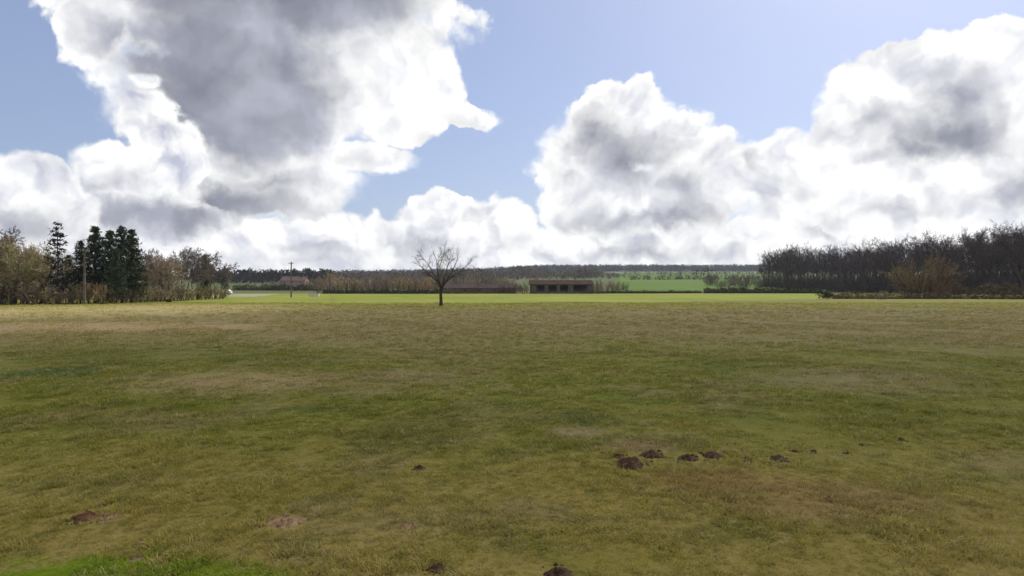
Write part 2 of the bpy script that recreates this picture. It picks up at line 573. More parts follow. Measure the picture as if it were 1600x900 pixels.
def field_mat(name, c1, c2, scale, tram=9.0):
    m, t, k, b = new_mat(name)
    geo = t.nodes.new('ShaderNodeNewGeometry')
    pos = k.vmath('MULTIPLY', geo.outputs['Position'], (1, 1, 0))
    k.dims = '2D'
    c = k.mix(k.step(k.noise(pos, scale, 5, .6), .35, .65), c1, c2)
    c = k.mix(k.math('MULTIPLY', k.step(k.noise(pos, scale * 14, 4, .7), .3, .7), .35), c, k.mix(1.0, c, (.6, .62, .6), 'MULTIPLY'))
    wx = k.math('MULTIPLY_ADD', k.sep(k.noise(pos, .02, 3, .5, col=True))[0], 14.0, k.math('MULTIPLY_ADD', k.sep(pos)[1], .22, k.sep(pos)[0]))
    tr = k.math('PINGPONG', wx, tram)                     # wheel tracks
    c = k.mix(k.math('MULTIPLY', k.step(tr, tram * .10, 0.0), .35), c, k.mix(1.0, c, (.62, .56, .6), 'MULTIPLY'))
    k.put(b.inputs['Base Color'], c)
    b.inputs['Roughness'].default_value = .95
    b.inputs['Specular IOR Level'].default_value = .05
    return m

# ------------------------------------------------------------------ terrain
RX = [-6000, -3000, -1500, -760, -345, -60, 60, 700, 1500, 3000, 6000]
RZ = [10, 12, 9, 13, 28, 36, 45, 45, 58, 60, 60]

def terrain(x, y):
    z = 0.065 * math.sin(x * .31 + 1.3) * math.sin(y * .23 + .4) + .03 * math.sin(x * .83 + y * .61)
    z *= 1 - min(max((y - 60) / 60, 0), 1)
    s = min(max((y - 240) / 1560, 0), 1)
    s = s * min(max((y - 240) / 120, 0), 1)
    if y > 2600:
        s *= max(0, 1 - (y - 2600) / 3000)
    return z + float(np.interp(x, RX, RZ)) * s

def sheet(name, xs, ys, mat, lift=0.0, kind='structure', label=None):
    v = [(x, y, terrain(x, y) + lift) for y in ys for x in xs]
    n = len(xs)
    f = [(j * n + i, j * n + i + 1, (j + 1) * n + i + 1, (j + 1) * n + i) for j in range(len(ys) - 1) for i in range(n - 1)]
    return tag(mesh_obj(name, v, f, mat, smooth=True), label, kind=kind)

def warp(a, b, n, p=2.2):
    u = np.linspace(-1, 1, n)
    return [float(math.copysign(abs(t) ** p, t)) * (b if t > 0 else -a) for t in u]

xs = warp(-6000, 6000, 121, 3.0)
ys = sorted(set([-3000, -1000, -300, -100, -30, -10, 0] + [round(float(q), 2) for q in np.linspace(1, 40, 70)] + [round(float(q), 2) for q in np.geomspace(42, 9000, 70)]))
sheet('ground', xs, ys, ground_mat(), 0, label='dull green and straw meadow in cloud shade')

def quad_field(name, near, far, mat, lift, label, n=24, ragged=0):
    """field patch between two polylines on the ground, near and far, given as (x, y) lists"""
    v, f = [], []
    rows = 14
    for j in range(rows + 1):
        t = j / rows
        for i in range(n + 1):
            u = i / n
            a = Vector((float(np.interp(u, np.linspace(0, 1, len(near)), [q[0] for q in near])), float(np.interp(u, np.linspace(0, 1, len(near)), [q[1] for q in near]))))
            b = Vector((float(np.interp(u, np.linspace(0, 1, len(far)), [q[0] for q in far])), float(np.interp(u, np.linspace(0, 1, len(far)), [q[1] for q in far]))))
            if ragged:
                a = a + Vector((0, ragged * (mnoise.noise(Vector((a.x * .06, 0, 3))) + .5 * mnoise.noise(Vector((a.x * .25, 0, 8))))))
            p = a.lerp(b, t)
            v.append((p.x, p.y, terrain(p.x, p.y) + lift))
    for j in range(rows):
        for i in range(n):
            a = j * (n + 1) + i
            f.append((a, a + 1, a + n + 2, a + n + 1))
    return tag(mesh_obj(name, v, f, mat, smooth=True), label, kind='structure')

lush = field_mat('lush_grass', (.155, .190, .026), (.215, .230, .042), .05)
hill_green = field_mat('hill_pasture', (.072, .130, .020), (.105, .155, .032), .012)
pale = field_mat('pale_pasture', (.20, .22, .11), (.28, .28, .17), .03)
quad_field('sunlit_field', [(gx(300, 104), 104), (gx(600, 92), 92), (gx(1000, 102), 102), (gx(1310, 122), 122)],
           [(gx(330, 214), 214), (gx(700, 212), 212), (gx(1000, 214), 214), (gx(1300, 216), 216)], lush, .03, 'bright green sunlit field beyond the lone tree', 120, 9.0)
quad_field('hillside_field', [(gx(950, 250), 250), (gx(1120, 250), 250), (gx(1300, 250), 250)],
           [(gx(975, 1100), 1100), (gx(1100, 1150), 1150), (gx(1220, 1150), 1150)], hill_green, .25, 'green pasture rising up the far hillside')
quad_field('hillside_field', [(gx(955, 780), 780), (gx(1060, 800), 800), (gx(1230, 790), 790)],
           [(gx(965, 1200), 1200), (gx(1100, 1220), 1220), (gx(1230, 1210), 1210)], field_mat('pale_hill_pasture', (.095, .135, .050), (.125, .16, .065), .01), .45, 'paler green pasture near the top of the far hillside')
quad_field('pale_field', [(gx(322, 150), 150), (gx(400, 150), 150)], [(gx(325, 205), 205), (gx(440, 208), 208)], pale, .05, 'pale grass strip beside the white car', 8)

# ------------------------------------------------------------------ overhead cloud that shades the meadow
def overhead_cloud():
    H, T = 760.0, 150.0
    off = Vector((SUN_DIR.x, SUN_DIR.y)) * (H / SUN_DIR.z)
    ex = [-600, -220, -70, -35, 0, 60, 125, 300, 700]
    ey = [-60, -40, 20, 62, 82, 88, 98, 100, 60]
    nx, ny = 61, 49
    X = np.linspace(-560, 640, nx)
    top, bot = [], []
    for j in range(ny):
        for i in range(nx):
            x = X[i]
            edge = float(np.interp(x, ex, ey))
            y = edge + 40 - (edge + 40 + 620) * (j / (ny - 1)) ** 1.3
            ins = min(edge + 40 - y, y + 620, (x + 560) * .6, (640 - x) * .6)
            t = min(max(ins / 150.0, 0), 1) ** 1.5
            nz = mnoise.fractal(Vector((x * .008, y * .008, 1.7)), 1.0, 2.0, 4)
            nb = mnoise.fractal(Vector((x * .010, y * .010, 7.7)), 1.0, 2.0, 3)
            e2 = 0 if ins <= 0.01 else 1
            top.append((x + off.x, y + off.y, H + e2 * (T * t * (1 + .5 * nz) + .4)))
            bot.append((x + off.x, y + off.y, H - e2 * (12 * t * (1 + .8 * nb))))
    v = top + bot
    N = nx * ny
    f = []
    for j in range(ny - 1):
        for i in range(nx - 1):
            a = j * nx + i
            f.append((a, a + nx, a + nx + 1, a + 1))
            f.append((N + a, N + a + 1, N + a + nx + 1, N + a + nx))
    def rim(a, b):
        f.append((a, b, N + b, N + a))
    for i in range(nx - 1):
        rim(i, i + 1)
        rim((ny - 1) * nx + i + 1, (ny - 1) * nx + i)
    for j in range(ny - 1):
        rim((j + 1) * nx, j * nx)
        rim(j * nx + nx - 1, (j + 1) * nx + nx - 1)
    m = bpy.data.materials.new('cloud_vapour')
    m.use_nodes = True
    t = m.node_tree
    t.nodes.clear()
    vol = t.nodes.new('ShaderNodeVolumePrincipled')
    vol.inputs['Color'].default_value = (.97, .97, .98, 1)
    vol.inputs['Density'].default_value = .013
    vol.inputs['Anisotropy'].default_value = .4
    o = t.nodes.new('ShaderNodeOutputMaterial')
    t.links.new(vol.outputs[0], o.inputs['Volume'])
    tag(mesh_obj('cloud', v, f, m, smooth=True), 'grey cumulus cloud overhead that shades the meadow', kind='structure')

overhead_cloud()

# ------------------------------------------------------------------ haze in the air
def haze():
    m = MB()
    m.box((-6200, -3200, -1.2), (6200, 9200, 84))
    mt = bpy.data.materials.new('haze_air')
    mt.use_nodes = True
    t = mt.node_tree
    t.nodes.clear()
    vol = t.nodes.new('ShaderNodeVolumePrincipled')
    vol.inputs['Color'].default_value = (.80, .86, 1.0, 1)
    vol.inputs['Density'].default_value = 1.0e-4
    vol.inputs['Anisotropy'].default_value = .2
    o = t.nodes.new('ShaderNodeOutputMaterial')
    t.links.new(vol.outputs[0], o.inputs['Volume'])
    tag(m.build('haze', mt), 'thin bluish haze over the whole landscape', 'haze', kind='stuff')

haze()

# ------------------------------------------------------------------ tree builders
def rvec(r):
    while True:
        v = Vector((r.uniform(-1, 1), r.uniform(-1, 1), r.uniform(-1, 1)))
        if .05 < v.length < 1:
            return v.normalized()

def branch(r, wood, twig, p, d, length, rad, level, maxl, P):
    """one limb with its side shoots; wood gets thick limbs, twig the fine ones"""
    n = 4 if level < 2 else 3
    pts, rads = [p.copy()], [rad]
    q, dd = p.copy(), d.copy()
    for i in range(n):
        dd = (dd + rvec(r) * P['wiggle'] + Vector((0, 0, P['up'] * (.6 if level else .1)))).normalized()
        q = q + dd * (length / n)
        pts.append(q.copy())
        rads.append(rad * (1 - (i + 1) / n * (.62 if level < maxl else .8)))
    if level < 2:
        wood.tube(pts, rads, 7 if level == 0 else 5)
    else:
        twig.tube(pts, [max(x, P['thin']) for x in rads], 3, cap=False)
    if level >= maxl:
        return
    kids = P['kids'][min(level, len(P['kids']) - 1)]
    for c in range(kids):
        t = P['bare'] + (1 - P['bare']) * (c + r.random()) / kids if level == 0 else .2 + .8 * (c + r.random()) / kids
        t = min(t, .995)
        i = min(int(t * n), n - 1)
        at = pts[i].lerp(pts[i + 1], t * n - i)
        ax = (pts[i + 1] - pts[i]).normalized()
        side = ax.cross(rvec(r)).normalized()
        an = R(r.uniform(*P['angle']))
        nd = (ax * math.cos(an) + side * math.sin(an)).normalized()
        ln = length * r.uniform(*P['ratio']) * ((1.25 - .65 * t) if level == 0 else 1)
        branch(r, wood, twig, at, nd, ln, rads[i] * P['rr'], level + 1, maxl, P)

def make_bare(seed, name, h, P, mb, mt, maxl=4):
    r = random.Random(seed)
    wood, twig = MB(), MB()
    branch(r, wood, twig, Vector((0, 0, -.15)), Vector((r.uniform(-.05, .05), r.uniform(-.05, .05), 1)).normalized(), h * P['trunk'], h * P['girth'], 0, maxl, P)
    root = empty(name)
    zmax = max(v[2] for v in twig.v)
    k = h / zmax
    for b in (wood, twig):
        b.v = [(x * k, y * k, z * k) for x, y, z in b.v]
    wood.build('trunk', mb, root, True)
    twig.build('crown', mt, root)
    return root

TALL = dict(wiggle=.16, up=.10, kids=(13, 7, 5, 4), bare=.40, angle=(28, 62), ratio=(.30, .50), rr=.52, trunk=.85, girth=.014, thin=.022)
ROUND = dict(wiggle=.22, up=.08, kids=(10, 6, 5, 3), bare=.18, angle=(32, 72), ratio=(.42, .62), rr=.55, trunk=.62, girth=.018, thin=.022)

def make_scrub(seed, name, h, w, mb, mt, leaf=0, stems=16, ml=None):
    """many-stemmed bush"""
    r = random.Random(seed)
    wood, twig = MB(), MB()
    for i in range(stems):
        a = r.uniform(0, 2 * math.pi)
        rr = math.sqrt(r.random()) * w * .30
        p = Vector((rr * math.cos(a), rr * math.sin(a), -.1))
        d = Vector((math.cos(a) * .55 * rr / (w * .3), math.sin(a) * .55 * rr / (w * .3), 1)).normalized()
        L = h * r.uniform(.7, 1.0) * (1 - .25 * rr / (w * .3))
        P = dict(wiggle=.16, up=.08, kids=(9, 6, 3), bare=.12, angle=(18, 48), ratio=(.28, .46), rr=.6, trunk=1, girth=.01, thin=.016)
        branch(r, wood, twig, p, d, L, h * .009 + .01, 0, 2 if leaf else 3, P)
    if leaf:
        nv = len(twig.v)
        for i in range(leaf):
            c = Vector(twig.v[r.randrange(nv)]) + rvec(r) * r.uniform(0, .25)
            if c.z < .1:
                c.z = .1 + r.random() * .3
            u, v = rvec(r) * r.uniform(.07, .17), rvec(r) * r.uniform(.05, .12)
            twig.face([c - u, c + v, c + u])
    root = empty(name)
    wood.build('stems', mb, root, True)
    twig.build('crown', [mt], root)
    return root

def make_conifer(seed, name, h, w, base, mb, mn, open_=0.0, droop=.25):
    r = random.Random(seed)
    wood, leaf = MB(), MB()
    pts = [Vector((0, 0, -.15))]
    for i in range(8):
        pts.append(Vector((r.uniform(-.08, .08), r.uniform(-.08, .08), h * (i + 1) / 8)))
    wood.tube(pts, [h * .016 * (1 - i / 8.4) + .01 for i in range(9)], 7)
    z = h * base
    while z < h * .985:
        t = (z - h * base) / (h * (1 - base))
        reach = w * .5 * (1 - t) ** .75 * (1 - .35 * math.exp(-t * 9)) + .18
        nb = max(4, int(7 - 2 * t))
        a0 = r.uniform(0, 6.28)
        for b in range(nb):
            if r.random() < open_ * .5:
                continue
            a = a0 + b * 6.283 / nb + r.uniform(-.3, .3)
            L = reach * r.uniform(.62, 1.12)
            d = Vector((math.cos(a), math.sin(a), r.uniform(-droop, .30)))
            p0 = Vector((0, 0, z + r.uniform(-.15, .15)))
            p1 = p0 + d * L * .55
            p2 = p0 + d * L + Vector((0, 0, -.10 * L + .08))
            wood.tube([p0, p1, p2], [.035, .022, .01], 3, cap=False)
            m = int((17 if open_ else 30) * (.5 + L / max(w * .5, .1)))
            for q in range(m):
                u = r.uniform(.22, 1.03) if open_ else r.uniform(.08, 1.03)
                c = p0.lerp(p2, u) + rvec(r) * (.10 + .22 * u * min(L, 1.4) * .6)
                s = r.uniform(.16, .38)
                ax = (d * .6 + rvec(r) * .8).normalized() * s
                sd = rvec(r) * s * .42
                leaf.face([c - ax * .5 + sd, c - ax * .5 - sd, c + ax])
        z += r.uniform(.30, .46) * (1 + open_)
    root = empty(name)
    wood.build('trunk', mb, root, True)
    leaf.build('crown', mn, root)
    return root

def place(proto, px, Y, h=None, base_h=None, rz=None, label=None, cat=None, group=None, first=None, wide=1.0, z=None, X=None):
    """put a copy of a prototype at a photo column and a depth"""
    if proto.get('used'):
        o = copy_tree(proto)
    else:
        o = proto
        proto['used'] = 1
    x = gx(px, Y) if X is None else X
    k = (h / base_h) if h else 1.0
    o.location = (x, Y, terrain(x, Y) if z is None else z)
    o.rotation_euler = (0, 0, rnd.uniform(0, 6.28) if rz is None else rz)
    o.scale = (k * wide, k * wide, k)
    tag(o, label, cat, group)
    return o

# ------------------------------------------------------------------ the lone tree in the meadow
def lone_tree():
    r = random.Random(5)
    wood, twig = MB(), MB()
    Y = gy(478)
    s = Y / F
    def q(px, py, dy=0.0):
        return Vector(((px - 689) * s, dy, (478 - py) * s))
    P = dict(wiggle=.26, up=.05, kids=(7, 5, 4, 3), bare=.3, angle=(22, 55), ratio=(.42, .62), rr=.55, trunk=1, girth=.01, thin=.009)
    tr = [q(689, 480), q(689, 468, .03), q(688.5, 457, .02), q(690, 447)]
    wood.tube(tr, [.27, .215, .19, .20], 9)
    limbs = [
        ([q(690, 449), q(683, 438, .2), q(671, 428, .5), q(655, 412, .7)], .125),
        ([q(690, 449), q(686, 436, -.2), q(684, 420, -.4), q(682, 402, -.3)], .12),
        ([q(690, 449), q(698, 437, -.1), q(706, 424, -.2), q(716, 403, -.5)], .14),
        ([q(690, 448), q(693, 436, .4), q(697, 420, .9), q(702, 400, 1.1)], .11),
        ([q(697, 439, -.1), q(709, 428, .3), q(722, 420, .5), q(733, 410, .4)], .085),
        ([q(683, 438, .2), q(675, 420, -.4), q(668, 408, -.9), q(662, 400, -1.2)], .08),
        ([q(684, 420, -.4), q(690, 408, -1.), q(694, 398, -1.3), q(696, 392, -1.4)], .06),
    ]
    for pts, rad in limbs:
        rad *= .84
        wood.tube(pts, [rad, rad * .78, rad * .56, rad * .34], 6)
        for i in range(3):
            for c in range(3):
                t = r.random()
                at = pts[i].lerp(pts[i + 1], t)
                ax = (pts[i + 1] - pts[i]).normalized()
                side = ax.cross(rvec(r)).normalized()
                an = R(r.uniform(25, 65))
                d = (ax * math.cos(an) + side * math.sin(an) + Vector((0, 0, .15))).normalized()
                branch(r, wood, twig, at, d, r.uniform(.8, 1.7) * (1.1 if i == 2 else .8 + .2 * i), rad * (.42 - .08 * i), 1, 3, P)
        branch(r, wood, twig, pts[-1], (pts[-1] - pts[-2]).normalized(), 1.3, rad * .34, 1, 3, P)
    root = empty('bare_tree', (gx(689, Y), Y, terrain(gx(689, Y), Y)), 0, .95)
    tag(root, 'lone bare tree with forked trunk standing in the open meadow', 'tree')
    wood.build('trunk', M['bark'], root, True)
    twig.build('crown', M['twig_lone'], root)

lone_tree()

# ------------------------------------------------------------------ wood on the rise behind the hedge
tall = [make_bare(100 + i, 'woodland_tree', 20, TALL, M['bark'], M['twig_dark']) for i in range(6)]
edge_px = [1195, 1235, 1290, 1350, 1420, 1500, 1600, 1900]
edge_Y = [330, 300, 275, 250, 228, 212, 196, 170]
edge_top = [388, 383, 380, 374, 366, 357, 346, 342]
WL = {(True, False): ('bare dark tree on the edge of the wood beside the green hillside', 'edge trees beside the hillside'),
      (True, True): ('bare dark tree inside the end of the wood beside the green hillside', 'inner trees beside the hillside'),
      (False, False): ('tall bare dark tree on the wood edge behind the willow bush and dry hedge', 'edge trees behind the hedge'),
      (False, True): ('tall bare dark tree deeper in the wood behind its edge trees', 'inner trees of the wood')}
n = 0
for row in range(6):
    px = 1192 + row * 9
    while px < 1860:
        Y0 = float(np.interp(px, edge_px, edge_Y))
        Y = Y0 + row * 10 + rnd.uniform(-4, 4)
        h = hz(float(np.interp(px, edge_px, edge_top)), Y0) * rnd.uniform(.84, 1.08) * (1 + .10 * mnoise.noise(Vector((px * .02, row, 0))))
        if row == 0 and rnd.random() < .3:
            h *= .8
        place(tall[n % 6], px + rnd.uniform(-5, 5), Y, h, 20, label=WL[(px < 1290, row > 0)][0], cat='tree', group=WL[(px < 1290, row > 0)][1], z=0, wide=rnd.uniform(.9, 1.15))
        n += 1
        px += rnd.uniform(11, 17) * (1 + .22 * row) * (.85 if px < 1400 else 1.0)

under = [make_scrub(200 + i, 'undergrowth_bush', 6, 6, M['bark'], M['twig_dark'], 0, 15) for i in range(3)]
for i in range(130):
    row = i % 2
    px = 1198 + (i // 2) * 9.8 + rnd.uniform(-4, 4)
    Y = float(np.interp(px, edge_px, edge_Y)) + rnd.uniform(-5, 4) + row * 16
    place(under[i % 3], px, Y, rnd.uniform(7.0, 11.0) if row else rnd.uniform(5, 8.5), 6, label='dark twiggy bush growing under the bare trees ' + ('inside the wood' if row else 'along the wood edge'), cat='bush', group='undergrowth ' + ('inside the wood' if row else 'along the wood edge'), z=0, wide=.8)
quad_field('wood_floor', [(gx(1192, 330), 330), (gx(1290, 272), 272), (gx(1420, 226), 226), (gx(1600, 193), 193), (gx(1900, 166), 166)],
           [(gx(1192, 420), 420), (gx(1290, 400), 400), (gx(1420, 390), 390), (gx(1600, 380), 380), (gx(1900, 350), 350)], field_mat('leaf_litter', (.035, .027, .018), (.06, .045, .028), .3), .12, 'dark leaf litter floor of the wood')

# ------------------------------------------------------------------ hedges and bushes by the wood
def make_hedge(name, pts, h, w, ml, mb, label, seed, dens=55, cat='hedge', size=(.10, .24)):
    r = random.Random(seed)
    leaf, wood = MB(), MB()
    base = Vector((pts[0][0], pts[0][1], 0))
    for a, b in zip(pts[:-1], pts[1:]):
        a, b = Vector((*a, 0)), Vector((*b, 0))
        L = (b - a).length
        t = (b - a) / L
        s = Vector((-t.y, t.x, 0))
        for i in range(int(L * dens * 3.2)):
            u = r.uniform(0, L)
            hh = h * (.74 + .42 * mnoise.noise(Vector((u * .35, seed, 0))) + .18 * mnoise.noise(Vector((u * 1.6, seed, 3))))
            zz = r.random() ** 1.7 * max(hh, .3)
            ww = w * .5 * (1 - .35 * (zz / max(hh, .3)) ** 2)
            c = a + t * u + s * r.uniform(-ww, ww) + Vector((0, 0, zz + .04)) - base
            p, q = rvec(r) * r.uniform(*size) * 1.25, rvec(r) * r.uniform(*size)
            leaf.face([c - p, c + q, c + p])
        for i in range(int(L * 1.6)):
            u = r.uniform(0, L)
            p = a + t * u + s * r.uniform(-w * .3, w * .3) - base
            d = Vector((r.uniform(-.25, .25), r.uniform(-.25, .25), 1))
            k = h * r.uniform(.6, 1.12)
            wood.tube([p + Vector((0, 0, -.1)), p + d * k * .5, p + d * k + rvec(r) * .15], [.03, .022, .012], 3, cap=False)
    root = empty(name, (base.x, base.y, terrain(base.x, base.y)))
    tag(root, label, cat)
    wood.build('stems', mb, root)['kind'] = 'stuff'
    leaf.build('foliage', ml, root)
    return root

make_hedge('field_hedge', [(gx(1478, 132), 132), (gx(1560, 128), 128), (gx(1850, 120), 120)], 3.5, 2.6, M['hedge_dry'], M['bark'], 'brown leafless hedge in front of the wood beside the round willow bush', 1, 95)
make_hedge('field_hedge', [(gx(1300, 131), 131), (gx(1484, 129), 129)], 1.6, 1.8, M['hedge_dry'], M['bark'], 'low straw coloured hedge between the dark shrub and the willow bush', 2, 60)
make_hedge('field_hedge', [(gx(1100, 232), 232), (gx(1200, 230), 230), (gx(1285, 226), 226)], 2.3, 3.0, M['hedge_leaf'], M['bark'], 'dark evergreen hedge along the far end of the sunlit field', 3, 60, size=(.16, .36))
make_hedge('field_hedge', [(gx(505, 216), 216), (gx(610, 215), 215), (gx(688, 215), 215)], 1.5, 2.2, M['hedge_leaf'], M['bark'], 'low dark hedge in front of the brown thicket', 4, 50, size=(.14, .30))
make_hedge('field_hedge', [(gx(925, 224), 224), (gx(1000, 226), 226), (gx(1095, 236), 236)], 1.1, 1.8, M['hedge_leaf'], M['bark'], 'thin low hedge below the hillside pasture beside the open barn', 5, 34, size=(.12, .28))
make_hedge('field_hedge', [(gx(365, 300), 300), (gx(420, 296), 296), (gx(508, 290), 290)], 3.0, 3.0, M['hedge_leaf'], M['bark'], 'dark far hedge beside the pink house', 6, 36, size=(.2, .42))

sh = make_scrub(300, 'dark_shrub', 1.9, 3.2, M['bark'], M['hedge_leaf'], 1300, 14)
place(sh, 1290, 128, label='small dark shrub at the corner where the sunlit field ends', cat='shrub')
willow = make_scrub(301, 'willow_bush', 9.4, 10.5, M['bark'], M['twig_willow'], 11000, 34)
place(willow, 1440, 137, label='large round brown willow bush in front of the dark wood', cat='bush')
sh2 = make_scrub(302, 'rust_shrub', 1.7, 2.6, M['bark'], M['twig_brown'], 700, 12)
place(sh2, 1378, 126, label='rusty brown shrub in the low straw hedge', cat='shrub')
sh3 = make_scrub(303, 'rust_shrub', 3.4, 3.0, M['bark'], M['twig_rust'], 700, 14)
place(sh3, 1475, 131, label='reddish shrub at the foot of the willow bush', cat='shrub')

# ------------------------------------------------------------------ left hand shelter belt
pine = make_conifer(400, 'pine_tree', 11.7, 5.6, .10, M['bark'], M['needles_dark'], open_=.55)
place(pine, 90, 93, label='tall open dark pine beside the brown trees', cat='tree')
spruce = [make_conifer(410 + i, 'spruce_tree', 11, 6.4, .14, M['bark'], M['needles'], open_=0) for i in range(3)]
for i, (px, Y, h, w) in enumerate([(126, 97, 9.2, .9), (149, 98, 11.4, 1.0), (172, 100, 11.2, .95), (190, 98, 11.4, 1.0), (206, 99, 11.0, .95), (107, 96, 7.2, .85), (182, 95, 8.0, .9)]):
    place(spruce[i % 3], px, Y, h, 11, label='dense green spruce in the clump beside the tall pine', cat='tree', group='spruces of the clump', wide=w)

olive = [make_bare(420 + i, 'budding_tree', 8.5, ROUND, M['bark_pale'], M['twig_olive'], 4) for i in range(3)]
brown = [make_bare(430 + i, 'budding_tree', 8.5, ROUND, M['bark_pale'], M['twig_brown'], 4) for i in range(3)]
grey = [make_bare(440 + i, 'bare_tree', 8.5, TALL, M['bark_pale'], M['twig_grey'], 4) for i in range(3)]
for i, (px, Y, h) in enumerate([(-95, 86, 9.8), (-70, 90, 10.2), (-46, 88, 9.4), (-22, 90, 10.5), (2, 93, 9.6), (22, 91, 8.2), (46, 94, 9.6), (62, 92, 8.4), (10, 99, 8.5), (36, 100, 8.6), (70, 98, 7.0)]):
    place((olive if i % 3 else brown)[i % 3], px, Y, h, 8.5, label='olive brown budding tree in the row before the tall pine', cat='tree', group='budding trees before the pine', wide=1.1)
place(grey[0], 26, 104, 12.0, 8.5, label='tall grey bare tree rising behind the budding trees', cat='tree')
for i, (px, Y, h) in enumerate([(231, 112, 7.6), (243, 114, 8.4), (258, 116, 8.2), (267, 113, 7.0), (250, 110, 5.8)]):
    place(brown[i % 3], px, Y, h, 8.5, label='brown budding tree between the spruces and the grey bare trees', cat='tree', group='brown trees past the spruces', wide=1.1)
for i, (px, Y, h) in enumerate([(236, 121, 9.6), (252, 122, 9.4), (272, 121, 9.8), (281, 120, 9.6), (291, 123, 9.8), (299, 126, 9.4), (307, 124, 9.2), (327, 128, 8.8), (335, 130, 8.4), (343, 131, 7.4)]):
    place(grey[i % 3], px, Y, h, 8.5, label='slender grey bare tree at the end of the tree row', cat='tree', group='grey bare trees of the row')
cyp = make_conifer(450, 'cypress_tree', 8.6, 2.0, .12, M['bark'], M['needles'], 0, .05)
place(cyp, 320, 128, label='narrow green conifer among the grey bare trees', cat='tree')
cyp2 = make_conifer(451, 'cypress_tree', 10.6, 3.8, .05, M['bark'], M['needles_dark'], 0, .05)
place(cyp2, 351, 285, label='narrow black conifer standing alone behind the white car', cat='tree')
scr = [make_scrub(460 + i, 'scrub_bush', 2.6, 3.6, M['bark'], [M['twig_brown'], M['twig_olive'], M['twig_red'], M['twig_tan']][i], 500, 13) for i in range(4)]
SN = ['brown', 'olive', 'reddish', 'tan']
spots = [(-12, 92, 2.8, 2), (10, 90, 2.6, 2), (28, 91, 3.0, 1), (45, 90, 2.4, 0), (64, 91, 2.8, 0), (80, 91, 2.4, 1), (100, 92, 2.6, 0),
         (118, 94, 2.8, 1), (148, 94, 3.4, 3), (163, 94, 3.2, 3), (182, 96, 3.0, 0), (200, 98, 2.8, 0), (215, 102, 2.6, 1), (228, 106, 2.6, 1), (244, 106, 2.6, 0),
         (258, 108, 2.2, 3), (274, 112, 2.8, 0), (290, 116, 3.0, 1), (306, 120, 3.4, 1), (318, 122, 2.6, 0), (334, 124, 3.2, 1), (345, 130, 2.6, 1)]
for px, Y, h, kd in spots:
    place(scr[kd], px, Y, h, 2.6, label=SN[kd] + ' scrub bush at the foot of the tree row', cat='bush', group=SN[kd] + ' scrub under the tree row')
make_hedge('grass_tussock', [(gx(260, 104), 104), (gx(266, 104), 104)], .5, .7, M['hedge_leaf'], M['bark'], 'dark green grass tussock in front of the brown trees', 9, 160, 'grass tussock', size=(.08, .18))

# ------------------------------------------------------------------ thicket and trees in the middle distance
thick = [make_scrub(500 + i, 'thicket_tree', 6, 6.5, M['bark'], [M['twig_brown'], M['twig_tan'], M['twig_grey'], M['twig_red']][i], 700, 15) for i in range(4)]
TN = ['brown', 'tan', 'grey', 'reddish']
lst = []
px = 500
while px < 800:
    lst.append((px, 226 + rnd.uniform(0, 26), rnd.uniform(5.0, 7.0), rnd.choice([0, 0, 1, 1, 2] if px < 700 else [0, 2, 2, 3])))
    px += rnd.uniform(8, 13)
for px in range(560, 800, 16):
    lst.append((px + rnd.uniform(-5, 5), 275 + rnd.uniform(0, 30), rnd.uniform(6.5, 8.5), rnd.choice([2, 2, 3, 0])))
lst += [(700, 216, 2.6, 0), (716, 217, 2.2, 2), (742, 217, 2.8, 3), (763, 216, 2.2, 2), (781, 217, 3.2, 3), (796, 216, 3.4, 3), (806, 217, 3.6, 3), (834, 216, 2.4, 2), (922, 217, 3.0, 2), (936, 217, 2.6, 1)]
lst += [(930, 234, 5, 2), (944, 236, 5.5, 1), (958, 238, 5, 0), (972, 240, 4.6, 2), (905, 250, 6.5, 2), (880, 255, 6.5, 2), (855, 255, 6.5, 2), (840, 250, 6, 3)]
for px, Y, h, kd in lst:
    place(thick[kd], px, Y, h, 6, label=TN[kd] + ' leafless small tree of the thicket beyond the sunlit field', cat='tree', group=TN[kd] + ' trees of the thicket')
place(thick[3], 820, 214, 4.0, 6, label='dark reddish bush beside the open barn', cat='bush', wide=.95)
place(brown[1], 516, 224, 8.0, 8.5, label='taller round brown tree rising above the thicket end', cat='tree')
for i, (px, h) in enumerate([(425, 5), (438, 5), (478, 5.5), (494, 6), (506, 5.5)]):
    place(thick[2 if i % 2 else 0], px, 296 + 4 * i, h, 6, label='small leafless tree beside the pink house', cat='tree', group='small trees by the house')
for i in range(22):
    px = 1108 + i * 8.4 + rnd.uniform(-3, 3)
    place(thick[2], px, 300 + rnd.uniform(0, 50), rnd.uniform(4, 7), 6, label='grey leafless small tree behind the dark evergreen hedge', cat='tree', group='grey trees behind the evergreen hedge')

# far forests that read as one mass
def forest(name, label, pts_fn, count, mat, seed, tris=26):
    r = random.Random(seed)
    mb = MB()
    for i in range(count):
        x, y, h = pts_fn(r)
        z = terrain(x, y)
        w = h * r.uniform(.26, .42)
        for j in range(tris):
            u = r.random()
            d = rvec(r)
            wr = w * (1 - (2 * abs(u - .5)) ** 3)
            c = Vector((x + d.x * wr, y + d.y * wr, z + h * (.06 + .94 * u)))
            a, b = rvec(r) * h * r.uniform(.10, .19), rvec(r) * h * r.uniform(.08, .16)
            mb.face([c - a, c + b, c + a])
    return tag(mb.build(name, mat), label, 'forest', kind='stuff')

def ridge_pts(r):
    x = r.uniform(-1350, 1350)
    y = r.uniform(1300, 2050)
    return x, y, r.uniform(9, 15)
forest('far_forest', 'dark blue grey forest along the far ridge', ridge_pts, 12000, M['forest_far'], 21, 20)

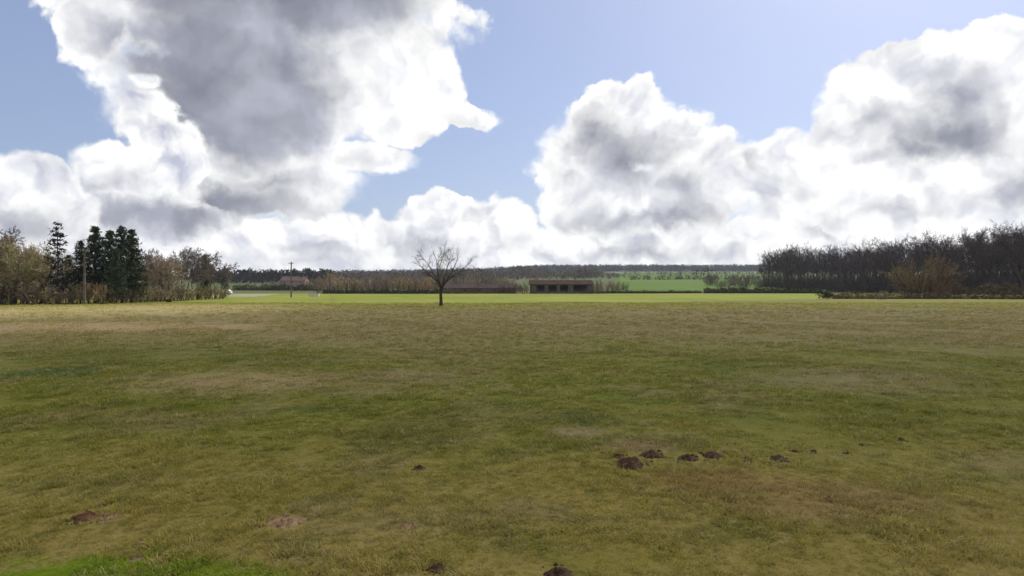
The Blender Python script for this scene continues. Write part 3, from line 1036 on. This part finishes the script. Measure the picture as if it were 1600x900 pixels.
def mid_pts(r):
    y = r.uniform(520, 760)
    x = gx(r.uniform(515, 985), y)
    q = x / y * F + 800
    k = .75 + .5 * mnoise.noise(Vector((q * .02, y * .01, 2))) + .3 * mnoise.noise(Vector((q * .09, y * .03, 5)))
    return x, y, r.uniform(6, 10) * k * min(1, max(.25, (1010 - q) / 120))
forest('distant_wood', 'brownish leafless wood below the far ridge', mid_pts, 1500, M['wood_far'], 22, 26)

def mid_pts2(r):
    y = r.uniform(420, 640)
    x = gx(r.uniform(300, 520), y)
    return x, y, r.uniform(6, 10)
forest('distant_wood', 'dark wood behind the pink house', mid_pts2, 420, M['forest_far'], 23, 26)

def hill_hedge(px0, px1, Y, name_label, seed):
    def f(r):
        q = r.uniform(px0, px1)
        y = Y + r.uniform(-4, 4) + (q - px0) * .12
        return gx(q, y), y, r.uniform(2.0, 4.2) * (2.0 if r.random() < .06 else 1)
    forest('hillside_hedge', name_label, f, 230, M['forest_far'], seed, 16)
hill_hedge(985, 1225, 470, 'dark hedge line across the lower green hillside', 31)
hill_hedge(975, 1225, 790, 'dark hedge line between the two hillside pastures', 32)

# ------------------------------------------------------------------ utility poles
def utility_pole(px, py, top, label):
    Y = gy(py)
    h = hz(top, Y)
    x = gx(px, Y)
    root = empty('utility_pole', (x, Y, terrain(x, Y)))
    tag(root, label, 'utility pole')
    m = MB()
    m.tube([(0, 0, -.3), (0, 0, h * .5), (0.02, 0, h)], [.17, .145, .115], 10)
    m.build('pole', M['wood_pole'], root, True)
    m = MB()
    m.box((-.55, -.19, h - .42), (.55, -.10, h - .31))
    m.build('crossarm', M['wood_pole'], root)
    for dx in (-.45, 0, .45):
        m = MB()
        zz = h - .31 if dx else h
        yy = -.145 if dx else 0
        m.tube([(dx, yy, zz), (dx, yy, zz + .05), (dx, yy, zz + .07), (dx, yy, zz + .13), (dx, yy, zz + .15), (dx, yy, zz + .2)], [.02, .02, .055, .045, .055, .02], 8)
        m.build('insulator', M['ceramic'], root, True)

utility_pole(455, 465, 409, 'wooden utility pole standing in the sunlit field before the pink house')
utility_pole(132, 476, 388, 'wooden utility pole in front of the spruce clump')

# ------------------------------------------------------------------ farm buildings
def gable(root, w, d, eave, ridge, wall_m, roof_m, over=.35, front_open=None):
    """walls and a pitched roof, ridge along x, front at -y"""
    m = MB()
    t = .2
    m.box((0, d - t, 0), (w, d, eave))
    for x0 in (0, w - t):
        m.box((x0, t if front_open is None else 0, 0), (x0 + t, d - t, eave))
        m.face([(x0 + t / 2, 0, eave), (x0 + t / 2, d, eave), (x0 + t / 2, d / 2, ridge - .06)])
    if front_open is None:
        m.box((0, 0, 0), (w, t, eave))
    else:
        last = 0
        for a, b, sill, top in front_open:
            m.box((last, 0, 0), (a, t, eave))
            if sill:
                m.box((a, 0.01, 0), (b, t - .01, sill))
            m.box((a, 0.01, top), (b, t - .01, eave))
            last = b
        m.box((last, 0, 0), (w, t, eave))
    m.build('wall', wall_m, root)
    m = MB()
    th = .12
    for s in (0, 1):
        y0 = -over if s == 0 else d + over
        k = (ridge - eave) / (d / 2)
        z0 = eave - k * over
        pr = [(-over, y0, z0), (w + over, y0, z0), (w + over, d / 2, ridge), (-over, d / 2, ridge)]
        pt = [(p[0], p[1], p[2] + th) for p in pr]
        m.face(pr)
        m.face(pt)
        for i in range(4):
            j = (i + 1) % 4
            m.face([pr[i], pr[j], pt[j], pt[i]])
    return m.build('roof', roof_m, root)

def barn():
    Y = 219.0
    x0, x1 = gx(829, Y), gx(926, Y)
    root = empty('open_barn', (x0, Y, 0))
    tag(root, 'low brown roofed barn with four dark open bays', 'barn')
    s = Y / F
    bays = [((a - 829) * s, (b - 829) * s, .75, 2.75) for a, b in ((838, 851), (857, 870), (875, 888), (896, 918))]
    roof = gable(root, x1 - x0, 8.5, 3.1, 4.4, M['board'], M['roof_sheet'], .4, bays)
    mb = MB()
    for i in range(9):
        x = (x1 - x0) * (i + .5) / 9
        mb.tube([(x - .02, -.36, 3.06), (x - .02, 4.2, 4.53)], [.05, .05], 4)
    mb.build('roof_rib', M['roof_sheet'], roof)
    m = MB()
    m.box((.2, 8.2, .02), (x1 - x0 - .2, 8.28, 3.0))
    m.build('back_lining', M['barn_dark'], root)  # dark panel over the back wall, darkens the open bays
    for i in range(4):
        m = MB()
        a, b = bays[i][0], bays[i][1]
        for zz in (1.0, 1.3):
            m.tube([(a, -.04, zz), (b, -.04, zz)], [.035, .035], 6)
        m.build('rail', M['metal_dark'], root)

barn()

def long_shed():
    Y = 222.0
    x0, x1 = gx(692, Y), gx(806, Y)
    w = x1 - x0
    root = empty('long_shed', (x0, Y, 0))
    tag(root, 'long low grey shed behind the lone tree', 'shed')
    gable(root, w, 7.0, 1.9, 3.3, M['board'], M['roof_grey'], .4)
    for i in range(5):
        m = MB()
        xx = w * (i + .5) / 5
        m.box((xx - .55, -.05, .75), (xx + .55, -.003, 1.45))
        win = m.build('window', M['board'], root)
        m = MB()
        m.box((xx - .45, -.07, .83), (xx + .45, -.053, 1.37))
        m.build('pane', M['glass'], win)
    m = MB()
    m.box((w * .8 + .3, -.06, .02), (w * .8 + 1.4, -.003, 1.8))
    m.build('door', M['barn_dark'], root)

long_shed()

def house():
    Y = 310.0
    x0, x1 = gx(438, Y), gx(476, Y)
    w = x1 - x0
    zt = terrain(x0, Y)
    root = empty('pink_house', (x0, Y, zt - .1))
    tag(root, 'small pink walled house with brown tiled roof behind the utility pole', 'house')
    roof = gable(root, w, 7.5, 4.2, 7.0 - zt, M['render_pink'], M['tile_brown'], .35)
    m = MB()
    m.box((w * .78, 3.3, 5.2), (w * .78 + .7, 4.2, 7.9 - zt))
    m.build('chimney', M['tile_brown'], roof)
    for xx, zz in ((1.4, .9), (w - 2.4, .9), (1.4, 2.9), (w / 2 - .5, 2.9), (w - 2.4, 2.9)):
        m = MB()
        m.box((xx, -.06, zz), (xx + 1.0, -.003, zz + 1.15))
        win = m.build('window', M['trim'], root)
        m = MB()
        m.box((xx + .08, -.08, zz + .08), (xx + .47, -.063, zz + 1.07))
        m.box((xx + .53, -.08, zz + .08), (xx + .92, -.063, zz + 1.07))
        m.build('pane', M['glass'], win)
    m = MB()
    m.box((w / 2 - .5, -.06, .02), (w / 2 + .5, -.003, 2.1))
    m.build('door', M['tile_brown'], root)

house()

# ------------------------------------------------------------------ white car
def car():
    Y = 198.0
    x = gx(352, Y)
    root = empty('parked_car', (x, Y, terrain(x, Y) + .03), R(6))
    tag(root, 'small white parked car at the end of the tree row', 'car')
    L, W = 3.7, 1.62
    prof = [(-1.85, .30), (-1.85, .72), (-1.74, .92), (-1.10, 1.00), (-.55, 1.42), (.15, 1.50), (.95, 1.46), (1.55, 1.05), (1.80, .95), (1.85, .55), (1.80, .30)]
    v, f = [], []
    n = len(prof)
    for y, inset in ((-W / 2, 0), (W / 2, 0)):
        for px_, pz in prof:
            t = .16 if pz > 1.1 else .02
            v.append((px_, y + (t if y < 0 else -t), pz))
    f.append(tuple(range(n - 1, -1, -1)))
    f.append(tuple(range(n, 2 * n)))
    for i in range(n):
        j = (i + 1) % n
        f.append((i, j, n + j, n + i))
    body = mesh_obj('body', v, f, M['car_white'], root)
    bv = body.modifiers.new('bevel', 'BEVEL')
    bv.width = .05
    bv.segments = 2
    for s in (-1, 1):
        y = s * (W / 2 - .085)
        for q in ([(-.95, 1.06), (-.50, 1.36), (.05, 1.42), (.05, 1.06)], [(.13, 1.06), (.13, 1.43), (.88, 1.39), (1.35, 1.06)]):
            m = MB()
            pts = [(a, y - (.02 if z < 1.2 else -.035) * -s * -1 + s * .012, z) for a, z in q]
            m.face(pts if s < 0 else pts[::-1])
            m.face([(a, b - s * .03, c) for a, b, c in (pts[::-1] if s < 0 else pts)])
            m.build('side_window', M['glass'], root)
    m = MB()
    m.face([(-1.07, -.62, 1.045), (-1.07, .62, 1.045), (-.60, .55, 1.415), (-.60, -.55, 1.415)])
    m.build('windscreen', M['glass'], root)
    for wx in (-1.18, 1.15):
        for wy in (-W / 2 + .08, W / 2 - .08):
            m = MB()
            m.tube([(wx, wy - .09, .30), (wx, wy + .09, .30)], [.30, .30], 18)
            m.face([(wx + .30 * math.cos(2 * math.pi * q / 18), wy - .09, .30 + .30 * math.sin(2 * math.pi * q / 18)) for q in range(18)])
            wheel = m.build('wheel', M['rubber'], root)
            m = MB()
            m.tube([(wx, wy - .10, .30), (wx, wy + .10, .30)], [.17, .17], 14)
            m.face([(wx + .17 * math.cos(2 * math.pi * q / 14), wy - .10, .30 + .17 * math.sin(2 * math.pi * q / 14)) for q in range(14)])
            m.build('rim', M['trim'], wheel)
    for s in (-1, 1):
        m = MB()
        m.box((-1.87, s * .55 - .17, .68), (-1.82, s * .55 + .17, .84))
        m.build('headlight', M['trim'], root)
        m = MB()
        m.box((1.80, s * .6 - .10, .72), (1.86, s * .6 + .10, .95))
        m.build('tail_light', M['lamp_red'], root)
    m = MB()
    m.box((-1.70, -W / 2 + .1, .20), (1.70, W / 2 - .1, .32))
    m.build('underbody', M['rubber'], root)

car()

def trough():
    Y = gy(463.5)
    x = gx(491, Y)
    root = empty('water_trough', (x, Y, .03))
    tag(root, 'low pale concrete trough lying in the sunlit field', 'trough')
    m = MB()
    w, d, h = 2.3, .8, .62
    m.box((-w / 2, -d / 2, .0), (w / 2, -d / 2 + .1, h))
    m.box((-w / 2, d / 2 - .1, .0), (w / 2, d / 2, h))
    m.box((-w / 2, -d / 2 + .1, .0), (-w / 2 + .1, d / 2 - .1, h - .003))
    m.box((w / 2 - .1, -d / 2 + .1, .0), (w / 2, d / 2 - .1, h - .003))
    m.box((-w / 2 + .1, -d / 2 + .1, .0), (w / 2 - .1, d / 2 - .1, .12))
    m.build('basin', M['concrete'], root)
    m = MB()
    m.face([(-w / 2 + .1, -d / 2 + .1, .5), (w / 2 - .1, -d / 2 + .1, .5), (w / 2 - .1, d / 2 - .1, .5), (-w / 2 + .1, d / 2 - .1, .5)])
    m.build('water_surface', M['water'], root)

trough()

# ------------------------------------------------------------------ molehills
def molehill(px, py, wpx, hpx, mat, label, seed, flat=1.0, group=None):
    r = random.Random(seed)
    Y = gy(py + hpx * .3)
    s = Y / F
    rad = wpx * s * .5
    h = max(.03, min(hpx * s * .50, rad * .50)) * flat
    x = gx(px, Y)
    root = empty('molehill', (x, Y, terrain(x, Y) - .01))
    tag(root, label, 'molehill', group)
    nr, na = 9, 26
    v, f = [(0, 0, h * (1 + .1 * r.random()))], []
    for i in range(1, nr + 1):
        t = i / nr
        for j in range(na):
            a = 2 * math.pi * j / na
            lump = 1 + .34 * mnoise.noise(Vector((math.cos(a) * 1.6, math.sin(a) * 1.6, seed * 3.1))) + .16 * mnoise.noise(Vector((math.cos(a) * 4, math.sin(a) * 4, seed)))
            rr = rad * t * lump
            z = h * (math.cos(t * math.pi) * .5 + .5) ** .6
            q = Vector((rr * math.cos(a), rr * math.sin(a), 0))
            z += h * .26 * (1 - t) ** .4 * mnoise.fractal(Vector((q.x * 14, q.y * 14, seed * 1.7)), .8, 2.1, 4)
            v.append((q.x, q.y, z - (.015 if i == nr else 0)))
    for j in range(na):
        f.append((0, 1 + j, 1 + (j + 1) % na))
    for i in range(nr - 1):
        for j in range(na):
            a, b = 1 + i * na + j, 1 + i * na + (j + 1) % na
            f.append((a, a + na, b + na, b))
    mesh_obj('mound', v, f, mat, root, True)
    m = MB()
    for i in range(int(18 + 60 * rad)):
        a = r.uniform(0, 6.28)
        t = r.uniform(.15, 1.35) if i % 3 else r.uniform(.9, 1.9)
        c = Vector((rad * t * math.cos(a), rad * t * math.sin(a), 0))
        c.z = h * (math.cos(min(t, 1) * math.pi) * .5 + .5) * .95 + .004
        sz = r.uniform(.008, .028) * (1 + rad)
        pts = [c + Vector(d) * sz * r.uniform(.7, 1.3) for d in ((1, 0, 0), (0, 1, 0), (-1, 0, 0), (0, -1, 0), (0, 0, .9), (0, 0, -.6))]
        i0 = len(m.v)
        m.v += [tuple(p) for p in pts]
        for tri in ((0, 1, 4), (1, 2, 4), (2, 3, 4), (3, 0, 4), (1, 0, 5), (2, 1, 5), (3, 2, 5), (0, 3, 5)):
            m.f.append(tuple(i0 + q for q in tri))
            m.m.append(0)
    cl = m.build('crumbs', mat, root)
    cl['kind'] = 'stuff'

G1 = 'small dark molehills in the row'
molehill(985, 726, 50, 26, M['soil'], 'largest dark molehill, at the end of the molehill row on reddish earth', 1, 1.15)
molehill(968, 716, 24, 14, M['soil_red'], 'brown molehill touching the back of the largest dark one', 2)
molehill(1018, 714, 40, 16, M['soil'], 'second dark molehill, right next to the largest one', 3)
molehill(1077, 719, 34, 14, M['soil'], 'flat dark molehill in the middle of the row', 4, group=G1)
molehill(1113, 714, 36, 13, M['soil'], 'low dark molehill with a long spill in the middle of the row', 5, group=G1)
molehill(1217, 719, 36, 14, M['soil'], 'dark molehill standing apart at the far end of the row', 6)
for i, (a, b) in enumerate(((1166, 723), (1242, 706), (1271, 705), (1322, 707), (1348, 693), (1408, 685))):
    molehill(a, b, 18, 5, M['soil'], 'tiny dark molehill half hidden in the grass past the row', 10 + i, group='tiny molehills past the row')
molehill(655, 730, 26, 12, M['soil'], 'small dark molehill alone in the green grass', 20)
molehill(134, 805, 40, 18, M['soil_red'], 'red brown crumbled molehill near the lush grass corner', 21)
molehill(172, 808, 30, 8, M['soil_tan'], 'flattened pinkish soil beside the red brown molehill', 22, .6)
molehill(448, 820, 60, 14, M['soil_tan'], 'wide flattened tan molehill of dry earth', 23, .45)
molehill(640, 828, 44, 10, M['soil_tan'], 'smaller flattened tan molehill beside the wide one', 24, .45)
molehill(215, 876, 44, 12, M['soil_tan'], 'tan patch of dry earth close to the lush grass corner', 25, .4)
molehill(682, 897, 36, 20, M['soil'], 'dark molehill with tan crumbs at the meadow edge', 26)
molehill(873, 899, 52, 28, M['soil'], 'broad dark molehill at the meadow edge', 27)

# ------------------------------------------------------------------ grass
def grass():
    bm = blade_mat()
    coll = bpy.data.collections.new('grass_tufts')
    straw_m = simple_mat('dead_stalks', (.26, .21, .10), (.40, .33, .17), 20, .8, .15)
    for t in range(12):
        r = random.Random(900 + t)
        m = MB()
        dead = t >= 11
        for i in range(7 if dead else 16):
            a = r.uniform(0, 6.283)
            rr = .055 * math.sqrt(r.random())
            p = Vector((rr * math.cos(a), rr * math.sin(a), -.005))
            lean = r.uniform(.15, 1.5)
            b = a + r.uniform(-1, 1)
            L = r.uniform(.030, .075)
            if dead:
                L, lean = r.uniform(.05, .10), r.uniform(.8, 3.5)
            d = Vector((math.cos(b) * lean, math.sin(b) * lean, 1)).normalized()
            side = Vector((-math.sin(b), math.cos(b), 0)) * r.uniform(.0022, .004)
            q = p + d * L * .6
            e = p + d * L + Vector((math.cos(b), math.sin(b), -.6)) * L * .25
            m.face([p - side, p + side, q + side * .8, q - side * .8])
            m.face([q - side * .8, q + side * .8, e])
        me = bpy.data.meshes.new('tuft')
        me.from_pydata(m.v, [], m.f)
        me.materials.append(straw_m if dead else bm)
        coll.objects.link(bpy.data.objects.new('grass_tuft', me))
    g = np.random.default_rng(4)
    pts, scl = [], []
    for y0, y1, dens, s0 in ((4.6, 9, 360, .9), (9, 15, 180, 1.15), (15, 26, 74, 1.5), (26, 48, 17, 2.2), (48, 100, 4.0, 3.2)):
        n = int(dens * .86 * (y1 * y1 - y0 * y0))
        y = np.sqrt(g.uniform(y0 * y0, y1 * y1, n))
        x = g.uniform(-.86, .86, n) * y
        pts.append(np.stack([x, y], 1))
        scl.append(s0 * .86 * g.uniform(.6, 1.35, n))
    for y0, y1, dens, s0 in ((4.6, 12, 110, 1.1), (12, 26, 42, 1.7), (26, 48, 12, 2.4), (48, 100, 2.6, 3.4)):     # beyond the frame
        n = int(dens * .54 * (y1 * y1 - y0 * y0))
        y = np.sqrt(g.uniform(y0 * y0, y1 * y1, n))
        x = g.uniform(.86, 1.4, n) * y * np.where(g.random(n) < .5, -1, 1)
        pts.append(np.stack([x, y], 1))
        scl.append(s0 * .86 * g.uniform(.6, 1.35, n))
    pts, scl = np.concatenate(pts), np.concatenate(scl)
    keep = np.ones(len(pts), bool)
    for o in bpy.data.objects:
        if o.name.startswith('molehill'):
            c = o.location
            rad = max(abs(v.co.x) for v in o.children[0].data.vertices)
            dd = np.hypot(pts[:, 0] - c.x, pts[:, 1] - c.y)
            keep &= dd > rad * (.45 + .55 * g.random(len(pts)))
    pts, scl = pts[keep], scl[keep]
    scl *= np.array([.95 + .75 * mnoise.noise(Vector((a * 1.1, b * 1.1, 0))) + .45 * mnoise.noise(Vector((a * 3.7, b * 3.7, 9))) for a, b in pts]).clip(.5, 2.2)
    zz = 0.065 * np.sin(pts[:, 0] * .31 + 1.3) * np.sin(pts[:, 1] * .23 + .4) + .03 * np.sin(pts[:, 0] * .83 + pts[:, 1] * .61)
    zz *= 1 - np.clip((pts[:, 1] - 60) / 60, 0, 1)
    me = bpy.data.meshes.new('grass')
    me.vertices.add(len(pts))
    me.vertices.foreach_set('co', np.column_stack([pts, zz]).astype(np.float32).ravel())
    at = me.attributes.new('size', 'FLOAT', 'POINT')
    at.data.foreach_set('value', scl.astype(np.float32))
    at = me.attributes.new('turn', 'FLOAT_VECTOR', 'POINT')
    tv = np.zeros((len(pts), 3), np.float32)
    tv[:, 2] = g.uniform(0, 6.28, len(pts))
    at.data.foreach_set('vector', tv.ravel())
    me.update()
    o = bpy.data.objects.new('grass', me)
    COL.objects.link(o)
    tag(o, 'short dull green and straw grass covering the meadow', 'grass', kind='stuff')
    ng = bpy.data.node_groups.new('grass_scatter', 'GeometryNodeTree')
    ng.interface.new_socket('Geometry', in_out='INPUT', socket_type='NodeSocketGeometry')
    ng.interface.new_socket('Geometry', in_out='OUTPUT', socket_type='NodeSocketGeometry')
    N, L = ng.nodes, ng.links
    gi, go = N.new('NodeGroupInput'), N.new('NodeGroupOutput')
    ci = N.new('GeometryNodeCollectionInfo')
    ci.inputs['Collection'].default_value = coll
    ci.inputs['Separate Children'].default_value = True
    ip = N.new('GeometryNodeInstanceOnPoints')
    ip.inputs['Pick Instance'].default_value = True
    a1 = N.new('GeometryNodeInputNamedAttribute')
    a1.data_type = 'FLOAT'
    a1.inputs[0].default_value = 'size'
    a2 = N.new('GeometryNodeInputNamedAttribute')
    a2.data_type = 'FLOAT_VECTOR'
    a2.inputs[0].default_value = 'turn'
    e2r = N.new('FunctionNodeEulerToRotation')
    L.new(gi.outputs[0], ip.inputs['Points'])
    L.new(ci.outputs[0], ip.inputs['Instance'])
    L.new(a1.outputs['Attribute'], ip.inputs['Scale'])
    L.new(a2.outputs['Attribute'], e2r.inputs[0])
    L.new(e2r.outputs[0], ip.inputs['Rotation'])
    L.new(ip.outputs[0], go.inputs[0])
    md = o.modifiers.new('scatter', 'NODES')
    md.node_group = ng

grass()
for o in [q for q in bpy.data.objects if q.parent is None]:
    if 'used' in o:
        del o['used']
    elif o.type == 'EMPTY' and 'label' not in o:        # a prototype that was never placed
        for c in list(o.children):
            bpy.data.objects.remove(c)
        bpy.data.objects.remove(o)
